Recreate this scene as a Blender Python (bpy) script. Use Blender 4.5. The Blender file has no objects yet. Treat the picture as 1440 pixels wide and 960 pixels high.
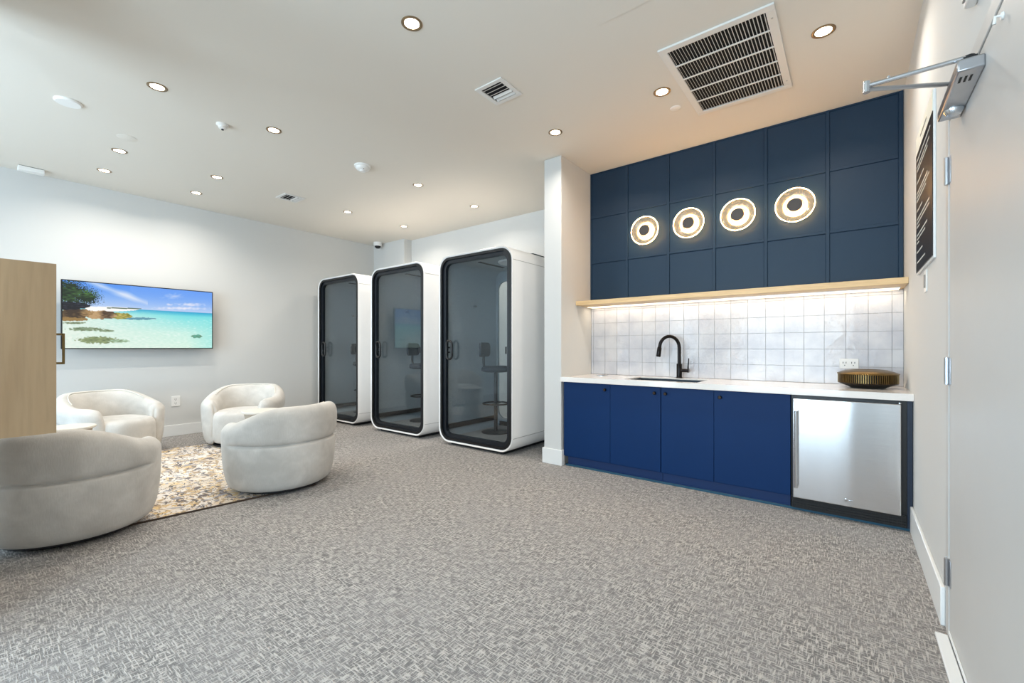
import bpy, bmesh, math, random
from mathutils import Vector, Matrix, noise
random.seed(7)
PI = math.pi
S = bpy.context.scene
COL = S.collection

# ------------------------------------------------------------------ camera, world, light, exposure
YAW = math.atan(475 / 611.0)
cam_d = bpy.data.cameras.new('camera')
cam_d.sensor_width = 36; cam_d.lens = 611 / 1440 * 36; cam_d.shift_y = 8 / 1440
cam_d.clip_start = 0.02
cam = bpy.data.objects.new('camera', cam_d); COL.objects.link(cam)
cam.location = (0, 0, 1.22); cam.rotation_euler = (PI / 2, 0, YAW)
S.camera = cam
S.view_settings.view_transform = 'Standard'; S.view_settings.look = 'None'
S.view_settings.gamma = 1; S.view_settings.use_curve_mapping = False
S.view_settings.exposure = 0.33
try:
    S.cycles.use_denoising = True
    S.cycles.max_bounces = 10; S.cycles.diffuse_bounces = 6; S.cycles.transparent_max_bounces = 16
    S.cycles.sample_clamp_indirect = 6
except Exception:
    pass
W = bpy.data.worlds.new('world'); S.world = W; W.use_nodes = True
W.node_tree.nodes['Background'].inputs[0].default_value = (0.62, 0.78, 1.0, 1)
W.node_tree.nodes['Background'].inputs[1].default_value = 1.0

DOWN_W = 7.5          # each ceiling downlight
DAY_W = 165.0          # daylight through each front window
LED_W = 1.8
SCONCE_W = 1.3

def lamp(name, kind, loc, power, color, parent=None, rot=(0, 0, 0), **kw):
    d = bpy.data.lights.new(name, kind); d.energy = power; d.color = color
    for k, v in kw.items(): setattr(d, k, v)
    o = bpy.data.objects.new(name, d); COL.objects.link(o)
    o.location = loc; o.rotation_euler = rot
    if parent: o.parent = parent
    return o

WIN = [(-7.0, -5.2), (-4.9, -3.1), (-2.1, -0.02)]
for (wx0, wx1) in WIN:
    lamp('daylight', 'AREA', ((wx0 + wx1) / 2, -2.75, 1.6), DAY_W * (.55 if wx0 < -6 else 1), (0.70, 0.85, 1.0), rot=(PI / 2, 0, 0),
         shape='RECTANGLE', size=wx1 - wx0 + .1, size_y=2.6)

# ------------------------------------------------------------------ materials
def nodes(name):
    m = bpy.data.materials.new(name); m.use_nodes = True
    nt = m.node_tree
    return m, nt, nt.nodes['Principled BSDF']
def lin(c):
    return tuple(((x / 255) / 12.92 if x / 255 <= .04045 else ((x / 255 + .055) / 1.055) ** 2.4) for x in c)
def setp(b, **kw):
    for k, v in kw.items():
        if k in b.inputs: b.inputs[k].default_value = v
def mat(name, rgb, rough=.5, metal=0., bump=0., bscale=60., var=0., vscale=4., coat=0., spec=.5, sheen=0., aniso=0.):
    """plain procedural material: sRGB 0-255 colour, noise variation and noise bump"""
    m, nt, b = nodes(name)
    c = lin(rgb)
    setp(b, **{'Base Color': (*c, 1), 'Roughness': rough, 'Metallic': metal, 'Specular IOR Level': spec, 'Coat Weight': coat,
               'Sheen Weight': sheen, 'Anisotropic': aniso})
    tc = nt.nodes.new('ShaderNodeTexCoord')
    if var > 0:
        n = nt.nodes.new('ShaderNodeTexNoise'); n.inputs['Scale'].default_value = vscale; n.inputs['Detail'].default_value = 4
        nt.links.new(tc.outputs['Object'], n.inputs['Vector'])
        r = nt.nodes.new('ShaderNodeMapRange'); r.inputs['From Min'].default_value = .3; r.inputs['From Max'].default_value = .7
        r.inputs['To Min'].default_value = 1 - var; r.inputs['To Max'].default_value = 1 + var
        nt.links.new(n.outputs['Fac'], r.inputs['Value'])
        mx = nt.nodes.new('ShaderNodeVectorMath'); mx.operation = 'SCALE'; mx.inputs[0].default_value = c
        nt.links.new(r.outputs['Result'], mx.inputs['Scale']); nt.links.new(mx.outputs['Vector'], b.inputs['Base Color'])
    if bump > 0:
        n = nt.nodes.new('ShaderNodeTexNoise'); n.inputs['Scale'].default_value = bscale; n.inputs['Detail'].default_value = 3
        nt.links.new(tc.outputs['Object'], n.inputs['Vector'])
        bp = nt.nodes.new('ShaderNodeBump'); bp.inputs['Strength'].default_value = bump; bp.inputs['Distance'].default_value = .004
        nt.links.new(n.outputs['Fac'], bp.inputs['Height']); nt.links.new(bp.outputs['Normal'], b.inputs['Normal'])
    return m
def emit(name, rgb, strength):
    m, nt, b = nodes(name)
    setp(b, **{'Base Color': (*lin(rgb), 1), 'Emission Color': (*lin(rgb), 1), 'Emission Strength': strength, 'Roughness': .4})
    return m
def glass(name, tint, rough=0.0, refl=1.45, fac=None):
    """thin architectural pane: tinted transparency under a Fresnel reflection"""
    m = bpy.data.materials.new(name); m.use_nodes = True; nt = m.node_tree; nt.nodes.clear()
    out = nt.nodes.new('ShaderNodeOutputMaterial'); mix = nt.nodes.new('ShaderNodeMixShader')
    t = nt.nodes.new('ShaderNodeBsdfTransparent'); g = nt.nodes.new('ShaderNodeBsdfGlossy'); f = nt.nodes.new('ShaderNodeFresnel')
    t.inputs['Color'].default_value = (*tint, 1); g.inputs['Roughness'].default_value = rough; f.inputs['IOR'].default_value = refl
    gi = nt.nodes.new('ShaderNodeNewGeometry'); mr = nt.nodes.new('ShaderNodeMapRange')     # a thin pane has the same Fresnel from both faces
    mr.inputs['To Min'].default_value = refl; mr.inputs['To Max'].default_value = 1 / refl
    nt.links.new(gi.outputs['Backfacing'], mr.inputs['Value']); nt.links.new(mr.outputs['Result'], f.inputs['IOR'])
    nt.links.new(f.outputs[0], mix.inputs[0]); nt.links.new(t.outputs[0], mix.inputs[1]); nt.links.new(g.outputs[0], mix.inputs[2])
    nt.links.new(mix.outputs[0], out.inputs[0])
    return m

class N:
    """tiny node-graph helper"""
    def __init__(s, nt): s.nt = nt
    def n(s, t, **kw):
        x = s.nt.nodes.new(t)
        for k, v in kw.items():
            if k.startswith('i_'): x.inputs[k[2:]].default_value = v
            else: setattr(x, k, v)
        return x
    def l(s, a, b): s.nt.links.new(a, b)
    def math(s, op, a, b=None, clamp=False):
        x = s.nt.nodes.new('ShaderNodeMath'); x.operation = op; x.use_clamp = clamp
        for i, v in enumerate((a, b)):
            if v is None: continue
            if hasattr(v, 'links'): s.l(v, x.inputs[i])
            else: x.inputs[i].default_value = v
        return x.outputs[0]
    def mapped(s, vec, scale, loc=(0, 0, 0), rot=(0, 0, 0)):
        x = s.nt.nodes.new('ShaderNodeMapping'); x.inputs['Scale'].default_value = scale
        x.inputs['Location'].default_value = loc; x.inputs['Rotation'].default_value = rot
        s.l(vec, x.inputs['Vector']); return x.outputs[0]
    def noise(s, vec, scale, detail=2, dist=0.):
        x = s.nt.nodes.new('ShaderNodeTexNoise'); x.inputs['Scale'].default_value = scale
        x.inputs['Detail'].default_value = detail; x.inputs['Distortion'].default_value = dist
        s.l(vec, x.inputs['Vector']); return x.outputs['Fac']
    def rng(s, v, a, b, c=0., d=1.):
        x = s.nt.nodes.new('ShaderNodeMapRange')
        for k, q in zip(('From Min', 'From Max', 'To Min', 'To Max'), (a, b, c, d)): x.inputs[k].default_value = q
        s.l(v, x.inputs['Value']); return x.outputs['Result']
    def mix(s, f, a, b):
        x = s.nt.nodes.new('ShaderNodeMix'); x.data_type = 'RGBA'
        if hasattr(f, 'links'): s.l(f, x.inputs['Factor'])
        else: x.inputs['Factor'].default_value = f
        for i, v in ((6, a), (7, b)):
            if hasattr(v, 'links'): s.l(v, x.inputs[i])
            else: x.inputs[i].default_value = (*v, 1)
        return x.outputs[2]

def carpet_mat():
    m, nt, b = nodes('woven carpet'); g = N(nt)
    tc = g.n('ShaderNodeTexCoord').outputs['Object']
    A = g.noise(g.mapped(tc, (22, 150, 1)), 1, 2, .3)
    B = g.noise(g.mapped(tc, (150, 22, 1), (7, 3, 0)), 1, 2, .3)
    a = g.rng(A, .48, .64); bb = g.rng(B, .48, .64)
    thr = g.math('MAXIMUM', a, bb)
    patch = g.rng(g.noise(g.mapped(tc, (1, 1, 1)), 2.6, 3), .38, .62)
    fine = g.rng(g.noise(tc, 160, 2), .3, .7)
    dark = g.mix(patch, lin((118, 116, 115)), lin((135, 132, 131)))
    light = g.mix(patch, lin((204, 198, 192)), lin((190, 185, 180)))
    c = g.mix(thr, dark, light)
    c = g.mix(g.math('MULTIPLY', fine, .30), c, lin((112, 106, 102)))
    g.l(c, b.inputs['Base Color']); setp(b, Roughness=.95, **{'Specular IOR Level': .1})
    bp = g.n('ShaderNodeBump'); bp.inputs['Strength'].default_value = .5; bp.inputs['Distance'].default_value = .004
    g.l(thr, bp.inputs['Height']); g.l(bp.outputs[0], b.inputs['Normal'])
    return m
def rug_mat():
    m, nt, b = nodes('abstract rug pile'); g = N(nt)
    tc = g.n('ShaderNodeTexCoord').outputs['Object']
    wob = g.n('ShaderNodeTexNoise', i_Scale=4.0, i_Detail=3.0); g.l(tc, wob.inputs['Vector'])
    mv = g.n('ShaderNodeMix', data_type='VECTOR'); mv.inputs['Factor'].default_value = .12
    g.l(tc, mv.inputs[4]); g.l(wob.outputs['Color'], mv.inputs[5])
    v = mv.outputs[1]
    def blotch(scale, loc, lo, hi, st=(1, 1, 1), d=1.2):
        return g.rng(g.noise(g.mapped(v, st, loc), scale, 2.5, d), lo, hi)
    c = g.mix(blotch(2, (0, 0, 0), .44, .5), lin((208, 192, 172)), lin((224, 214, 204)))
    c = g.mix(blotch(8.5, (3, 1, 0), .55, .57, (1, 2, 1)), c, lin((176, 150, 116)))
    c = g.mix(blotch(10, (5, 9, 0), .58, .60, (1.4, 1, 1)), c, lin((214, 184, 132)))
    c = g.mix(blotch(7.5, (11, 4, 0), .585, .60, (1, 1.6, 1), 2.), c, lin((104, 92, 88)))
    c = g.mix(blotch(12, (2, 14, 0), .61, .62, (1, 2.2, 1), 2.), c, lin((70, 64, 66)))
    c = g.mix(blotch(10, (8, 2, 0), .61, .63, (2, 1, 1)), c, lin((150, 146, 150)))
    g.l(c, b.inputs['Base Color']); setp(b, Roughness=.95, **{'Specular IOR Level': .1, 'Sheen Weight': .2})
    bp = g.n('ShaderNodeBump'); bp.inputs['Strength'].default_value = .3; bp.inputs['Distance'].default_value = .004
    g.l(g.noise(tc, 220, 2), bp.inputs['Height']); g.l(bp.outputs[0], b.inputs['Normal'])
    return m
def wood_mat(name, c0, c1, axis=(1, 1, 12), rough=.45, scale=3.):
    m, nt, b = nodes(name); g = N(nt)
    tc = g.n('ShaderNodeTexCoord').outputs['Object']
    f = g.noise(g.mapped(tc, axis), scale, 5, .6)
    fine = g.noise(g.mapped(tc, tuple(a * 6 for a in axis)), scale, 3, .2)
    c = g.mix(g.rng(f, .3, .7), lin(c0), lin(c1))
    c = g.mix(g.math('MULTIPLY', g.rng(fine, .45, .75), .25), c, lin(tuple(x * .8 for x in c0)))
    g.l(c, b.inputs['Base Color']); setp(b, Roughness=rough)
    return m
def steel_mat():
    m, nt, b = nodes('brushed stainless steel'); g = N(nt)
    tc = g.n('ShaderNodeTexCoord').outputs['Object']
    f = g.noise(g.mapped(tc, (3, 3, 400)), 1, 2)
    g.l(g.mix(g.rng(f, .3, .7), (.74, .74, .75), (.82, .82, .83)), b.inputs['Base Color'])
    w = g.noise(g.mapped(tc, (4.5, 1, .25)), 1, .5)
    bp = g.n('ShaderNodeBump'); bp.inputs['Strength'].default_value = .6; bp.inputs['Distance'].default_value = .012
    g.l(w, bp.inputs['Height']); g.l(bp.outputs[0], b.inputs['Normal'])
    tg = g.n('ShaderNodeTangent', direction_type='RADIAL', axis='Z'); g.l(tg.outputs[0], b.inputs['Tangent'])
    setp(b, Roughness=.17, **{'Metallic': 1., 'Anisotropic': .85, 'Anisotropic Rotation': .25})
    return m
def fabric_mat():
    m, nt, b = nodes('pale grey velvet'); g = N(nt)
    tc = g.n('ShaderNodeTexCoord').outputs['Object']
    f = g.rng(g.noise(g.mapped(tc, (1, 1, 1.3)), 5, 5, .5), .32, .68)
    c = g.mix(f, lin((190, 186, 180)), lin((212, 208, 202)))
    w = g.rng(g.noise(g.mapped(tc, (120, 120, 30)), 1, 2), .35, .65)
    c = g.mix(g.math('MULTIPLY', w, .18), c, lin((184, 178, 168)))
    g.l(c, b.inputs['Base Color']); setp(b, Roughness=.85, **{'Sheen Weight': .25, 'Specular IOR Level': .15})
    bp = g.n('ShaderNodeBump'); bp.inputs['Strength'].default_value = .15; bp.inputs['Distance'].default_value = .003
    g.l(w, bp.inputs['Height']); g.l(bp.outputs[0], b.inputs['Normal'])
    return m
def tile_mat():
    m, nt, b = nodes('glazed handmade tile'); g = N(nt)
    tc = g.n('ShaderNodeTexCoord').outputs['Object']
    f = g.rng(g.noise(tc, 5, 3), .35, .65)
    g.l(g.mix(f, lin((196, 196, 202)), lin((214, 213, 215))), b.inputs['Base Color'])
    setp(b, Roughness=.15, **{'Specular IOR Level': .4})
    bp = g.n('ShaderNodeBump'); bp.inputs['Strength'].default_value = .35; bp.inputs['Distance'].default_value = .006
    g.l(g.noise(tc, 14, 3, .6), bp.inputs['Height']); g.l(bp.outputs[0], b.inputs['Normal'])
    return m

M = dict(
    wall=mat('painted wall', (209, 208, 205), .75, bump=.05, bscale=180),
    ceil=mat('painted ceiling', (225, 218, 207), .85, bump=.05, bscale=150),
    trim=mat('white gloss trim', (232, 232, 230), .35, var=.01),
    carpet=carpet_mat(), rug=rug_mat(),
    rugedge=mat('rug binding', (70, 56, 46), .9, bump=.3),
    fabric=fabric_mat(),
    piping=mat('velvet piping', (226, 222, 212), .8, bump=.1),
    dark=mat('dark plinth', (26, 26, 28), .6, var=.05),
    podwhite=mat('white satin shell', (236, 233, 230), .28, var=.01, coat=.3),
    rubber=mat('black rubber gasket', (6, 8, 12), .38, var=.05),
    podframe=mat('dark blue grey door frame', (16, 22, 30), .35, var=.05),
    felt=mat('grey felt lining', (166, 172, 174), .9, bump=.3, bscale=300, var=.05, vscale=40),
    podfloor=mat('grey booth carpet', (150, 146, 142), .95, bump=.4, bscale=250, var=.12, vscale=90),
    podglass=glass('grey tinted glass', (.87, .90, .92), 0., 1.45),
    clear=glass('clear glass', (.93, .96, .96), 0., 1.5),
    podshelf=mat('white laminate', (228, 226, 222), .4, var=.01),
    black=mat('black powder coat', (22, 22, 23), .4, var=.05),
    charcoal=mat('charcoal upholstery', (44, 52, 60), .8, bump=.2, bscale=250),
    navy=mat('navy lacquer', (26, 49, 70), .45, spec=.3, var=.02, vscale=2),
    blue=mat('royal blue lacquer', (0, 43, 90), .5, spec=.2, var=.02, vscale=2),
    bluetoe=mat('blue toe kick', (10, 46, 92), .3, var=.03),
    quartz=mat('white quartz', (234, 228, 222), .16, var=.015, vscale=20, coat=.3),
    oak=wood_mat('oak shelf', (206, 172, 124), (226, 194, 146), (1, 14, 14)),
    oakpanel=wood_mat('maple veneer', (154, 125, 92), (174, 145, 110), (5, 5, .4), .4, 2.),
    tile=tile_mat(), grout=mat('grey grout', (176, 174, 174), .9, var=.03),
    steel=steel_mat(), chrome=mat('satin chrome', (205, 208, 212), .18, 1., var=.02),
    alu=mat('brushed aluminium', (190, 192, 196), .3, 1., var=.03, vscale=30),
    sinksteel=mat('sink steel', (58, 66, 74), .35, .6, var=.03, vscale=20),
    bronze=mat('antique brass', (120, 98, 62), .32, 1., var=.15, vscale=20),
    bronzedk=mat('dark bronze', (52, 42, 34), .4, .8, var=.1, vscale=30),
    tap=mat('matt black and bronze tap metal', (34, 30, 30), .28, .8, var=.05),
    plastic=mat('white plastic', (236, 234, 230), .4, var=.01),
    greyplastic=mat('warm grey plastic', (150, 146, 140), .5, var=.02),
    slot=mat('dark socket slot', (40, 38, 36), .7, var=.02),
    void=mat('dark duct interior', (16, 16, 18), .9, var=.05),
    grille=mat('white enamel grille', (224, 222, 218), .4, var=.01),
    signblack=mat('black sign face', (26, 23, 20), .35, var=.04),
    signhead=mat('ivory sign header', (238, 236, 222), .4, var=.01),
    signtext=mat('white sign lettering', (206, 204, 196), .5, var=.02),
    signtextdk=mat('grey sign lettering', (120, 118, 110), .5, var=.02),
    doorpaint=mat('painted door', (198, 195, 191), .5, bump=.04, bscale=90, var=.01),
    bezel=mat('black television bezel', (12, 12, 14), .3, var=.02),
    trimring=mat('shade-toned white trim ring', (150, 128, 100), .35, .6, var=.05),  # white downlight trim, its shade painted in as a brown tone
    bulb=emit('warm lit lens', (255, 236, 204), 14.),
    led=emit('warm led strip', (255, 232, 198), 1.6),
    glow=emit('warm lit ring', (255, 214, 150), 7.),
    ringglow=emit('bright lamp ring', (255, 212, 152), 20.),
    rimglow=emit('bright lamp rim', (255, 200, 132), 62.),
    discblack=mat('dark lamp cap', (62, 56, 54), .5, var=.04),
    stone=mat('pale stone', (214, 208, 198), .5, var=.06, vscale=14),
    stoneside=mat('grey brown stone', (170, 158, 142), .6, var=.15, vscale=30),
    frame=mat('window frame', (60, 62, 64), .5, var=.02),
)
def frosted(name, tint, amount):
    m = glass(name, tint, .12, 1.5); nt = m.node_tree; out = [n for n in nt.nodes if n.type == 'OUTPUT_MATERIAL'][0]
    src = out.inputs[0].links[0].from_socket
    tr = nt.nodes.new('ShaderNodeBsdfTranslucent'); df = nt.nodes.new('ShaderNodeBsdfDiffuse')
    ad = nt.nodes.new('ShaderNodeMixShader'); mx = nt.nodes.new('ShaderNodeMixShader')
    for n_ in (tr, df): n_.inputs['Color'].default_value = (*tint, 1)
    nt.links.new(tr.outputs[0], ad.inputs[1]); nt.links.new(df.outputs[0], ad.inputs[2]); ad.inputs[0].default_value = .5
    mx.inputs[0].default_value = amount
    nt.links.new(src, mx.inputs[1]); nt.links.new(ad.outputs[0], mx.inputs[2]); nt.links.new(mx.outputs[0], out.inputs[0])
    return m
M['lampglass'] = frosted('rippled lamp glass', (1, .93, .82), .16)

# ------------------------------------------------------------------ mesh helpers
class B:
    def __init__(s): s.bm = bmesh.new()
    def box(s, x0, x1, y0, y1, z0, z1):
        v = [s.bm.verts.new((x, y, z)) for x in (x0, x1) for y in (y0, y1) for z in (z0, z1)]
        for f in ((0, 1, 3, 2), (4, 6, 7, 5), (0, 4, 5, 1), (2, 3, 7, 6), (0, 2, 6, 4), (1, 5, 7, 3)):
            s.bm.faces.new([v[i] for i in f])
        return s
    def lathe(s, prof, c=(0, 0, 0), axis='z', seg=48, sx=1, sy=1):
        """profile of (r, h); closed at the ends when r == 0"""
        rings = []
        def P(r, h, a):
            u, w = r * math.cos(a) * sx, r * math.sin(a) * sy
            q = {'z': (u, w, h), 'y': (u, h, w), 'x': (h, u, w)}[axis]
            return (c[0] + q[0], c[1] + q[1], c[2] + q[2])
        for r, h in prof:
            if r < 1e-6: rings.append([s.bm.verts.new(P(0, h, 0))])
            else: rings.append([s.bm.verts.new(P(r, h, 2 * PI * i / seg)) for i in range(seg)])
        for a, b in zip(rings, rings[1:]):
            for i in range(seg):
                j = (i + 1) % seg
                if len(a) == 1 and len(b) == 1: continue
                if len(a) == 1: s.bm.faces.new((a[0], b[i], b[j]))
                elif len(b) == 1: s.bm.faces.new((a[i], a[j], b[0]))
                else: s.bm.faces.new((a[i], a[j], b[j], b[i]))
        return s
    def cyl(s, c, r, h0, h1, axis='z', seg=32):
        return s.lathe([(0, h0), (r, h0), (r, h1), (0, h1)], c, axis, seg)
    def tube(s, pts, r, seg=12, closed=False):
        pts = [Vector(p) for p in pts]; n = len(pts); rings = []
        rr = r if hasattr(r, '__len__') else [r] * n
        up = None
        for i, p in enumerate(pts):
            a = pts[(i - 1) % n] if (closed or i > 0) else p
            b = pts[(i + 1) % n] if (closed or i < n - 1) else p
            t = (b - a).normalized()
            if up is None: up = Vector((0, 0, 1)) if abs(t.z) < .9 else Vector((1, 0, 0))
            u = (up - t * up.dot(t)).normalized(); w = t.cross(u); up = u
            rings.append([s.bm.verts.new(p + (u * math.cos(q) + w * math.sin(q)) * rr[i]) for q in (2 * PI * k / seg for k in range(seg))])
        m = n if closed else n - 1
        for i in range(m):
            a, b = rings[i], rings[(i + 1) % n]
            for k in range(seg):
                s.bm.faces.new((a[k], a[(k + 1) % seg], b[(k + 1) % seg], b[k]))
        if not closed:
            s.bm.faces.new(rings[0][::-1]); s.bm.faces.new(rings[-1])
        return s
    def loft(s, loops, closed_loops=True, cap=True, ring=False):
        """join vertex loops of equal length"""
        L = [[s.bm.verts.new(p) for p in lp] for lp in loops]
        n = len(L[0]); pairs = list(zip(L, L[1:]))
        if ring: pairs.append((L[-1], L[0]))
        for a, b in pairs:
            for i in range(n if closed_loops else n - 1):
                j = (i + 1) % n
                s.bm.faces.new((a[i], a[j], b[j], b[i]))
        if cap and not ring:
            s.bm.faces.new(L[0][::-1]); s.bm.faces.new(L[-1])
        return s

def rrect(w, h, r, cx=0, cz=0, n=8):
    """rounded rectangle outline in x,z"""
    out = []
    for (sx, sz, a0) in ((1, 1, 0), (-1, 1, 90), (-1, -1, 180), (1, -1, 270)):
        for k in range(n + 1):
            a = math.radians(a0 + 90 * k / n)
            out.append((cx + sx * (w / 2 - r) + r * math.cos(a), cz + sz * (h / 2 - r) + r * math.sin(a)))
    return out
def at_y(lp, y): return [(x, y, z) for x, z in lp]

def obj(name, b, m, parent=None, off=None, smooth=None, bevel=0., seg=2, subsurf=0):
    bm = b.bm if isinstance(b, B) else b
    bmesh.ops.recalc_face_normals(bm, faces=bm.faces)
    q = parent
    while off is None and q is not None:
        if q.get('_w'): off = Vector(q['_w'])
        q = q.parent
    if off is not None:
        for v in bm.verts: v.co -= Vector(off)
    me = bpy.data.meshes.new(name); bm.to_mesh(me); bm.free()
    me.materials.append(M[m] if isinstance(m, str) else m)
    if smooth is not None:
        for p in me.polygons: p.use_smooth = True
        me.set_sharp_from_angle(angle=math.radians(smooth))
    o = bpy.data.objects.new(name, me); COL.objects.link(o)
    if parent: o.parent = parent
    if bevel > 0:
        md = o.modifiers.new('bevel', 'BEVEL'); md.width = bevel; md.segments = seg; md.limit_method = 'ANGLE'; md.angle_limit = math.radians(40)
        for p in me.polygons: p.use_smooth = True
        me.set_sharp_from_angle(angle=math.radians(35))
        md.harden_normals = False
    if subsurf:
        md = o.modifiers.new('sub', 'SUBSURF'); md.levels = subsurf; md.render_levels = subsurf
    return o
def tag(o, label, cat, group=None, kind=None):
    o['label'] = label; o['category'] = cat
    if group: o['group'] = group
    if kind: o['kind'] = kind
    return o
def thing(name, label, cat, loc=(0, 0, 0), rotz=0, group=None, world=False):
    o = bpy.data.objects.new(name, None); COL.objects.link(o)
    o.empty_display_size = .1; o.location = loc; o.rotation_euler = (0, 0, rotz)
    if world: o['_w'] = tuple(loc)          # parts are given in world coordinates
    return tag(o, label, cat, group)
def struct(name, b, m, parent=None, **kw):
    o = obj(name, b, m, parent, **kw)
    if parent is None: o['kind'] = 'structure'
    return o
def dup(root, loc, rotz=0, label=None, group=None):
    r = root.copy(); COL.objects.link(r); r.location = loc; r.rotation_euler = (0, 0, rotz)
    if label: r['label'] = label
    if group: r['group'] = group
    for ch in list(root.children):
        c = ch.copy(); COL.objects.link(c); c.parent = r
        for g in list(ch.children):
            d = g.copy(); COL.objects.link(d); d.parent = c
    return r

# ------------------------------------------------------------------ the room shell
XL, XR, YF, YB, ZC = -7.35, 0.33, -2.4, 5.22, 3.2
YA = 4.52                      # back wall of the kitchen alcove
CX0, CX1, CY = -2.56, -2.35, 3.85   # pier between booths and alcove
struct('floor', B().box(XL - .2, XR + .2, YF - .2, YB + .2, -.1, 0), 'carpet')
struct('ceiling', B().box(XL - .2, XR + .2, YF - .2, YB + .2, ZC, ZC + .1), 'ceil')
struct('wall_left', B().box(XL - .15, XL, YF - .15, YB + .15, 0, ZC), 'wall')
struct('wall_back', B().box(XL, CX0, YB, YB + .15, 0, ZC), 'wall')
struct('wall_corner_column', B().box(XL, -6.42, 5.05, YB, 0, ZC), 'wall')
struct('wall_pier', B().box(CX0, CX1, CY, YB + .15, 0, ZC), 'wall', bevel=.004)
struct('wall_alcove', B().box(CX1, XR, YA, YB + .15, 0, ZC), 'wall')
DY0, DY1, DZ = 1.50, 2.60, 2.20     # opening of the right-hand door
b = B().box(XR, XR + .15, DY1, YB + .15, 0, ZC).box(XR, XR + .15, DY0, DY1, DZ, ZC).box(XR, XR + .15, YF - .15, DY0, 0, ZC)
struct('wall_right', b, 'wall')
b = B(); xs = [XL] + [x for w in WIN for x in w] + [XR]
for i in range(0, len(xs), 2): b.box(xs[i], xs[i + 1], YF - .15, YF, 0, ZC)
for (a, c) in WIN: b.box(a, c, YF - .15, YF, 0, .25).box(a, c, YF - .15, YF, 2.95, ZC)
struct('wall_front', b, 'wall')
for i, (a, c) in enumerate(WIN):
    f = B().box(a, c, YF - .10, YF - .05, .25, .31).box(a, c, YF - .10, YF - .05, 2.89, 2.95)
    f.box(a, a + .06, YF - .10, YF - .05, .31, 2.89).box(c - .06, c, YF - .10, YF - .05, .31, 2.89)
    mid = (a + c) / 2; f.box(mid - .03, mid + .03, YF - .10, YF - .05, .31, 2.89)
    w = struct('window_%d' % (i + 1), f, 'frame')
    obj('pane', B().box(a + .06, mid - .03, YF - .08, YF - .074, .31, 2.89).box(mid + .03, c - .06, YF - .08, YF - .074, .31, 2.89), 'clear', w)
struct('wall_partition', B().box(-3.95, -2.9, -.22, -.10, 0, ZC), 'wall')

BH, BT = .15, .016
struct('baseboard_left', B().box(XL, XL + BT, YF, 5.05, 0, BH), 'trim', bevel=.004)
struct('baseboard_back', B().box(XL + BT, -6.42 + BT, 5.05 - BT, 5.05, 0, BH).box(-6.42 + BT, CX0 - BT, YB - BT, YB, 0, BH), 'trim', bevel=.004)
struct('baseboard_pier', B().box(CX0 - BT, CX1 + BT, CY - BT, CY, 0, .16).box(CX0 - BT, CX0, CY, YB - BT, 0, .16).box(CX1, CX1 + BT, CY, CY + .045, 0, .16), 'trim', bevel=.004)
struct('baseboard_right', B().box(XR - BT, XR, 2.66, 3.88, 0, .17), 'trim', bevel=.004)

# ------------------------------------------------------------------ right-hand door
d = B().box(XR + .001, XR + .045, DY0 + .0335, DY1 - .0335, .018, DZ - .0335)
door = struct('door_1', d, 'doorpaint', bevel=.002)
f = B().box(XR - .003, XR + .10, DY1 - .03, DY1 + .03, 0, DZ + .03).box(XR - .003, XR + .10, DY0 - .03, DY0 + .03, 0, DZ + .03)
f.box(XR - .003, XR + .10, DY0 + .03, DY1 - .03, DZ - .03, DZ + .03)
obj('door_frame', f, 'doorpaint', door, bevel=.003)
for z in (1.96, 1.12, .275):
    h = obj('hinge', B().cyl((XR - .008, DY1 - .032, 0), .0085, z - .057, z + .057, seg=16), 'alu', door, smooth=40)
    h['label'] = 'satin metal hinge'
    hp = B().box(XR - .0062, XR - .0031, DY1 - .030, DY1 - .002, z - .055, z + .055)
    hp.box(XR - .0022, XR + .0009, DY1 - .066, DY1 - .038, z - .055, z + .055)
    obj('hinge_plate', hp, 'alu', h, bevel=.001)
obj('threshold', B().box(XR - .045, XR - .004, DY0 + .03, DY1 - .0335, 0, .012), 'trim', door, bevel=.003)
obj('door_sweep', B().box(XR - .004, XR + .001, DY0 + .035, DY1 - .036, .016, .034), 'trim', door, bevel=.002)
# closer: body on the leaf, arm out into the room and back to the frame
cz0, cz1 = 2.088, 2.128
cb = obj('door_closer', B().box(XR - .062, XR + .0008, 1.95, 2.34, cz0, cz1), 'alu', door, bevel=.005)
obj('pinion_cap', B().lathe([(0, cz0 - .018), (.020, cz0 - .018), (.028, cz0 - .004), (.028, cz0)], (XR - .030, 2.245, 0), seg=28), 'chrome', cb, smooth=40)
obj('pinion_bolt', B().cyl((XR - .030, 1.99, 0), .015, cz1, cz1 + .020, seg=20).box(XR - .046, XR - .014, 1.965, 2.03, cz1 + .003, cz1 + .010), 'black', cb, smooth=40)
el = (.046, 1.976, 2.140)
obj('arm', B().tube([(XR - .030, 1.985, cz1 + .015), el], .0075, 10), 'chrome', cb, smooth=40)
obj('forearm', B().tube([(el[0], el[1], el[2] - .012), (XR - .02, 2.17, 2.145)], .0075, 10).box(XR - .03, XR - .004, 2.14, 2.20, 2.130, 2.160), 'alu', cb, smooth=40)
obj('elbow', B().cyl((el[0], el[1], 0), .011, el[2] - .024, el[2] + .014, seg=20), 'chrome', cb, smooth=40)
obj('adjusting_screw', B().cyl((.105, 1.978, 0), .005, el[2] - .004, el[2] + .013, seg=12), 'chrome', cb, smooth=40)
for q in range(3): obj('valve_slot', B().box(XR - .050 + q * .012, XR - .044 + q * .012, 1.99, 2.03, cz0 - .001, cz0 + .001), 'slot', cb)
obj('door_hook', B().tube([(XR + .001, 1.76, 2.125), (XR - .014, 1.76, 2.128), (XR - .016, 1.76, 2.108)], .004, 8).cyl((0, 1.76, 2.125), .010, XR - .004, XR + .001, 'x', 16), 'plastic', door, smooth=40)

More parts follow.
